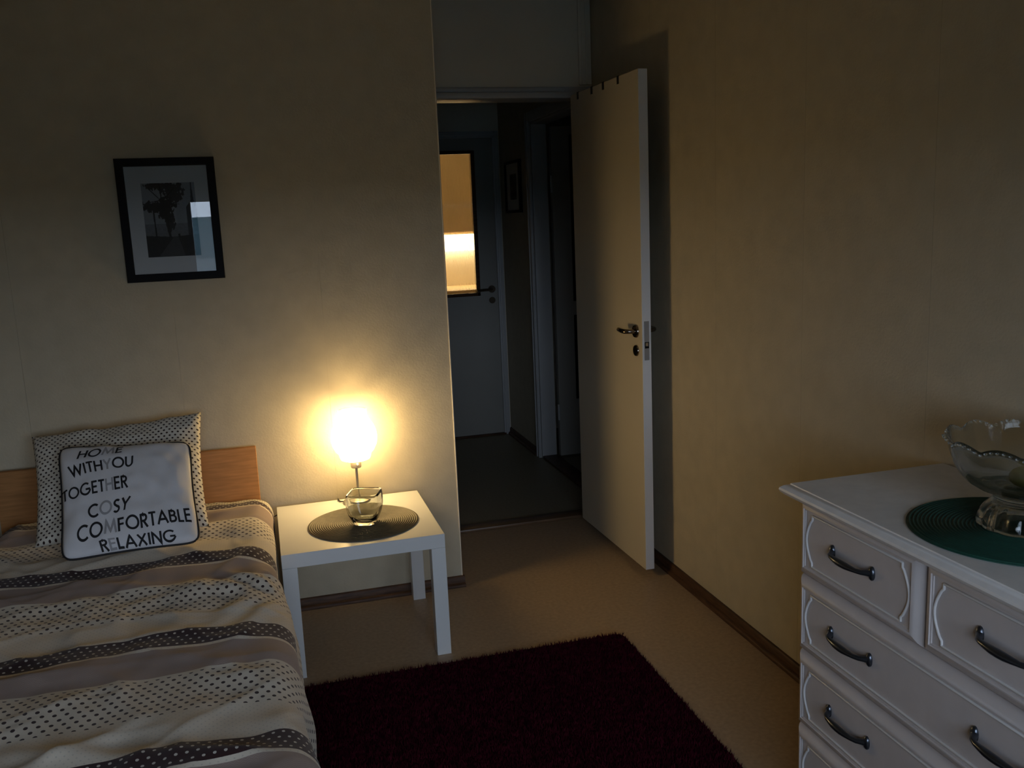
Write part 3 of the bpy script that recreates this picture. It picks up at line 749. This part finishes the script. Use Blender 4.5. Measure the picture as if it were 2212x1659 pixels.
part('cord', B().tube([(LX-.056, LY+.01, .456), (LX-.070, LY+.025, .4545), (LX-.076, LY+.045, .4545), (LX-.075, LY+.060, .4545), (LX-.075, LY+.070, .450), (LX-.080, LY+.0745, .435), (LX-.12, LY+.077, .425), (LX-.30, LY+.079, .420), (LX-.345, LY+.078, .40), (LX-.352, LY+.074, .06)], .0026, 8), CABLE, lamp, smooth=True)

# ------------------------------------------------------------------ dresser
DXF = 1.168                # drawer face plane
DY1, DY0 = 1.790, .958     # far end, near end
dr_ = thing('dresser', 'white chest of drawers with dark bow handles by the papered wall', 'dresser', (1.37, 1.375, 0))
part('body', B().box(DXF+.018, 1.560, DY0+.004, DY1-.004, .070, .862, .002, 1), DRESSER, dr_)
part('plinth', B().box(DXF+.004, 1.555, DY0, DY1, 0, .078, .006), DRESSER, dr_)
# top board with a moulded edge
prof = [(-.010, .846), (.008, .846), (.014, .850), (.024, .855), (.032, .862), (.0345, .867), (.033, .872), (.026, .8775), (.018, .8805), (.0145, .8812), (.0140, .884), (-.02, .884)]
L = []
for o_, z in prof:
    L.append([Vector((DXF-o_, DY0-o_*.9, z)), Vector((1.580, DY0-o_*.9, z)), Vector((1.580, DY1+o_*.9, z)), Vector((DXF-o_, DY1+o_*.9, z))])
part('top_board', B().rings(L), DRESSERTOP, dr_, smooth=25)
def front(y0, y1, z0, z1):
    """drawer front with moulded edges; rings from the back outwards"""
    seq = [(0, .020), (0, .016), (.003, .010), (.008, .005), (.015, .001), (.021, -.0015), (.0235, -.002), (.0245, .0005), (.0275, .0005), (.0285, .003), (.036, .003)]
    L = []
    for i_, dx in seq:
        L.append([Vector((DXF+dx, y0+i_, z0+i_)), Vector((DXF+dx, y1-i_, z0+i_)), Vector((DXF+dx, y1-i_, z1-i_)), Vector((DXF+dx, y0+i_, z1-i_))])
    return B().rings(L)
def moulding(y0, y1, z0, z1):
    """raised bead: straight top and bottom, bowed sides with a small step at each corner"""
    m_ = .034; a0, a1, b0, b1 = y0+m_+.020, y1-m_-.020, z0+m_, z1-m_
    P = []
    n_ = 12; hgt = b1-b0
    P += [(a0, b0), (a1, b0), (a1, b0+.010), (a1+.006, b0+.016)]
    for i in range(1, n_): 
        t = i/n_; P.append((a1+.006+.016*math.sin(PI*t), b0+.016+(hgt-.032)*t))
    P += [(a1+.006, b1-.016), (a1, b1-.010), (a1, b1), (a0, b1), (a0, b1-.010), (a0-.006, b1-.016)]
    for i in range(1, n_):
        t = i/n_; P.append((a0-.006-.016*math.sin(PI*t), b1-.016-(hgt-.032)*t))
    P += [(a0-.006, b0+.016), (a0, b0+.010)]
    # denser straight runs so the bead keeps its shape at the corners
    Q = []
    for (p, q) in zip(P, P[1:]+P[:1]):
        d = math.hypot(q[0]-p[0], q[1]-p[1]); e = .0012
        if d > .02:
            for t in (0, e/d, 1-e/d): Q.append((p[0]+(q[0]-p[0])*t, p[1]+(q[1]-p[1])*t))
        else: Q.append(p)
    Q.append(Q[0])
    return B().tube([(DXF+.0022, y, z) for y, z in Q], .0030, 8, caps=False)
def bow_handle(yc, zc):
    """dark bow pull with flared feet"""
    b_ = B(); f0 = DXF+.0030
    path = []; rad = []
    hw = .060
    for y, d, r in ((-hw-.006, .004, .0075), (-hw, .010, .0065), (-hw+.006, .018, .0055), (-hw+.018, .0235, .0052), (-hw+.032, .0255, .0065), (-.014, .027, .0078), (0, .0272, .0082), (.014, .027, .0078), (hw-.032, .0255, .0065), (hw-.018, .0235, .0052), (hw-.006, .018, .0055), (hw, .010, .0065), (hw+.006, .004, .0075)):
        path.append((f0-d, yc+y, zc)); rad.append(r)
    b_.tube(path, rad, 12)
    for sgn in (-1, 1):
        Lp = []
        for k, (sc, d) in enumerate(((1, 0), (1, .0035), (.75, .0065), (.3, .0085))):
            Lp.append([Vector((f0-d, yc+sgn*(hw+.008)+sc*.0085*math.cos(a), zc+sc*.0155*math.sin(a))) for a in [2*PI*i/16 for i in range(16)]])
        b_.rings(Lp)
    return b_
ymid = 1.3745
rows = [(.664, .856), (.472, .661), (.278, .469), (.084, .275)]
def drawer(y0, y1, z0, z1, hs):
    d_ = part('drawer', front(y0, y1, z0, z1), DRESSER, dr_, smooth=25)
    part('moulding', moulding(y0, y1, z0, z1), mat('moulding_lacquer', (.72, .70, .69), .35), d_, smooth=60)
    for h in hs: part('handle', bow_handle(h, (z0+z1)/2+.004), PEWTER, d_, smooth=50, label='dark bow handle')
drawer(ymid+.003, DY1, *rows[0], [1.590]); drawer(DY0, ymid-.003, *rows[0], [1.158])
for r in rows[1:]: drawer(DY0, DY1, *r, [1.590, 1.158])

placemat('round_placemat', (1.376, 1.360, .8842), .200, 27, WOVEN_GREEN, 'round dark green coiled placemat on the dresser')
# footed glass bowl with scalloped beaded rim
BX, BY, BZ = 1.392, 1.366, .8893
NL = 12
def scal(a, k): return (abs(math.cos(NL*a/2+.3))-.64)*1.6*k
outerp = [(.060, .003), (.076, 0), (.082, .003), (.083, .012), (.080, .024), (.072, .037), (.062, .048), (.056, .056), (.056, .062), (.066, .070), (.088, .079), (.106, .092), (.120, .110), (.129, .130), (.135, .150), (.140, .170), (.1445, .186), (.1455, .190)]
innerp = [(.1415, .188), (.136, .171), (.131, .151), (.125, .132), (.116, .114), (.102, .098), (.087, .087), (.060, .080), (.030, .077), (.0001, .076)]
under = [(.0001, .045), (.030, .044), (.046, .038), (.056, .022)]
allp = [(r, z if z < .07 else .07+(z-.07)*.90) for r, z in under+outerp+innerp]; no = len(under)
def rf(a, i):
    r, z = allp[i]
    if z < .03 and i >= 3 and r > .05: return (scal(a, .0025), 0)
    if z > .106: 
        w_ = (z-.106)/.072; return (scal(a, .0035*w_), .0075*w_*w_*scal(a, 1)*(1 if z > .15 else .5))
    return (0, 0)
bowl = thing('footed_bowl', 'large footed glass bowl with scalloped beaded rim on the dresser', 'bowl', (BX, BY, BZ))
part('bowl_body', B().lathe(allp, (BX, BY, BZ), 168, rfun=rf), GLASS2, bowl, smooth=60)
bd = B()
for k in range(NL*7):
    a = 2*PI*k/(NL*7); r = .1445+scal(a, .0035); z = .1775+.0075*scal(a, 1)-.006
    t = bmesh.new(); bmesh.ops.create_icosphere(t, subdivisions=2, radius=.0030)
    for v in t.verts: v.co += Vector((BX+(r+.0025)*math.cos(a), BY+(r+.0025)*math.sin(a), BZ+z))
    bd.join(t)
part('bead_rim', bd, GLASS2, bowl, smooth=True, kind='stuff')
def fr_r(a, i): return (.0012*math.sin(3*a+i), 0)
fprof = [(r*.95, z*.72) for r, z in [(.0001, 0), (.012, .002), (.024, .009), (.032, .020), (.0345, .032), (.033, .044), (.026, .056), (.014, .063), (.006, .0645), (.0001, .063)]]
ft = thing('fruit', 'yellow-green fruit lying inside the footed glass bowl', 'fruit', (1.378, 1.350, BZ+.0775))
part('flesh', B().lathe(fprof, (1.378, 1.350, BZ+.0775), 32, rfun=fr_r), FRUIT, ft, smooth=True)
part('stalk', B().tube([(1.378, 1.350, BZ+.122), (1.380, 1.351, BZ+.128)], .002, 8), DARKWOOD, ft)

# ------------------------------------------------------------------ rug
RX0, RX1, RY0, RY1 = -.03, 1.156, 1.15, 2.892
rug = thing('shaggy_rug', 'dark maroon shaggy rug on the linoleum beside the bed', 'rug', ((RX0+RX1)/2, (RY0+RY1)/2, 0))
t = bmesh.new(); bmesh.ops.create_cube(t, size=1)
for v in t.verts: v.co = ((RX0+RX1)/2+v.co.x*(RX1-RX0), (RY0+RY1)/2+v.co.y*(RY1-RY0), .006+v.co.z*.010)
bmesh.ops.bevel(t, geom=[e_ for e_ in t.edges if abs(e_.verts[0].co.z-e_.verts[1].co.z) > .005], offset=.03, segments=4, profile=.5, affect='EDGES')
part('backing', B().join(t), RUG, rug)
rng = np.random.default_rng(3); NS = 90000
x = rng.uniform(RX0, RX1, NS); y = rng.uniform(RY0, RY1, NS)
cx = np.clip(x, RX0+.03, RX1-.03); cy = np.clip(y, RY0+.03, RY1-.03); keep = np.hypot(x-cx, y-cy) < .03
x, y = x[keep], y[keep]; k = len(x)
ang = rng.uniform(0, 2*PI, k); lean = rng.uniform(0, .010, k); la = rng.uniform(0, 2*PI, k); hh = rng.uniform(.009, .017, k); wd_ = .0027
P = np.empty((k, 3, 3), np.float32)
P[:, 0] = np.stack([x-wd_*np.cos(ang), y-wd_*np.sin(ang), np.full(k, .009)], 1)
P[:, 1] = np.stack([x+wd_*np.cos(ang), y+wd_*np.sin(ang), np.full(k, .009)], 1)
P[:, 2] = np.stack([x+lean*np.cos(la), y+lean*np.sin(la), .010+hh], 1)
P -= np.array(ORG[rug.name], np.float32)
me = bpy.data.meshes.new('pile'); me.vertices.add(k*3); me.vertices.foreach_set('co', P.ravel())
me.loops.add(k*3); me.loops.foreach_set('vertex_index', np.arange(k*3, dtype=np.int32))
me.polygons.add(k); me.polygons.foreach_set('loop_start', np.arange(0, k*3, 3, dtype=np.int32))
me.update(calc_edges=True); me.validate(); me.materials.append(PILE)
po_ = bpy.data.objects.new('pile', me); COL.objects.link(po_); po_.parent = rug; po_['kind'] = 'stuff'
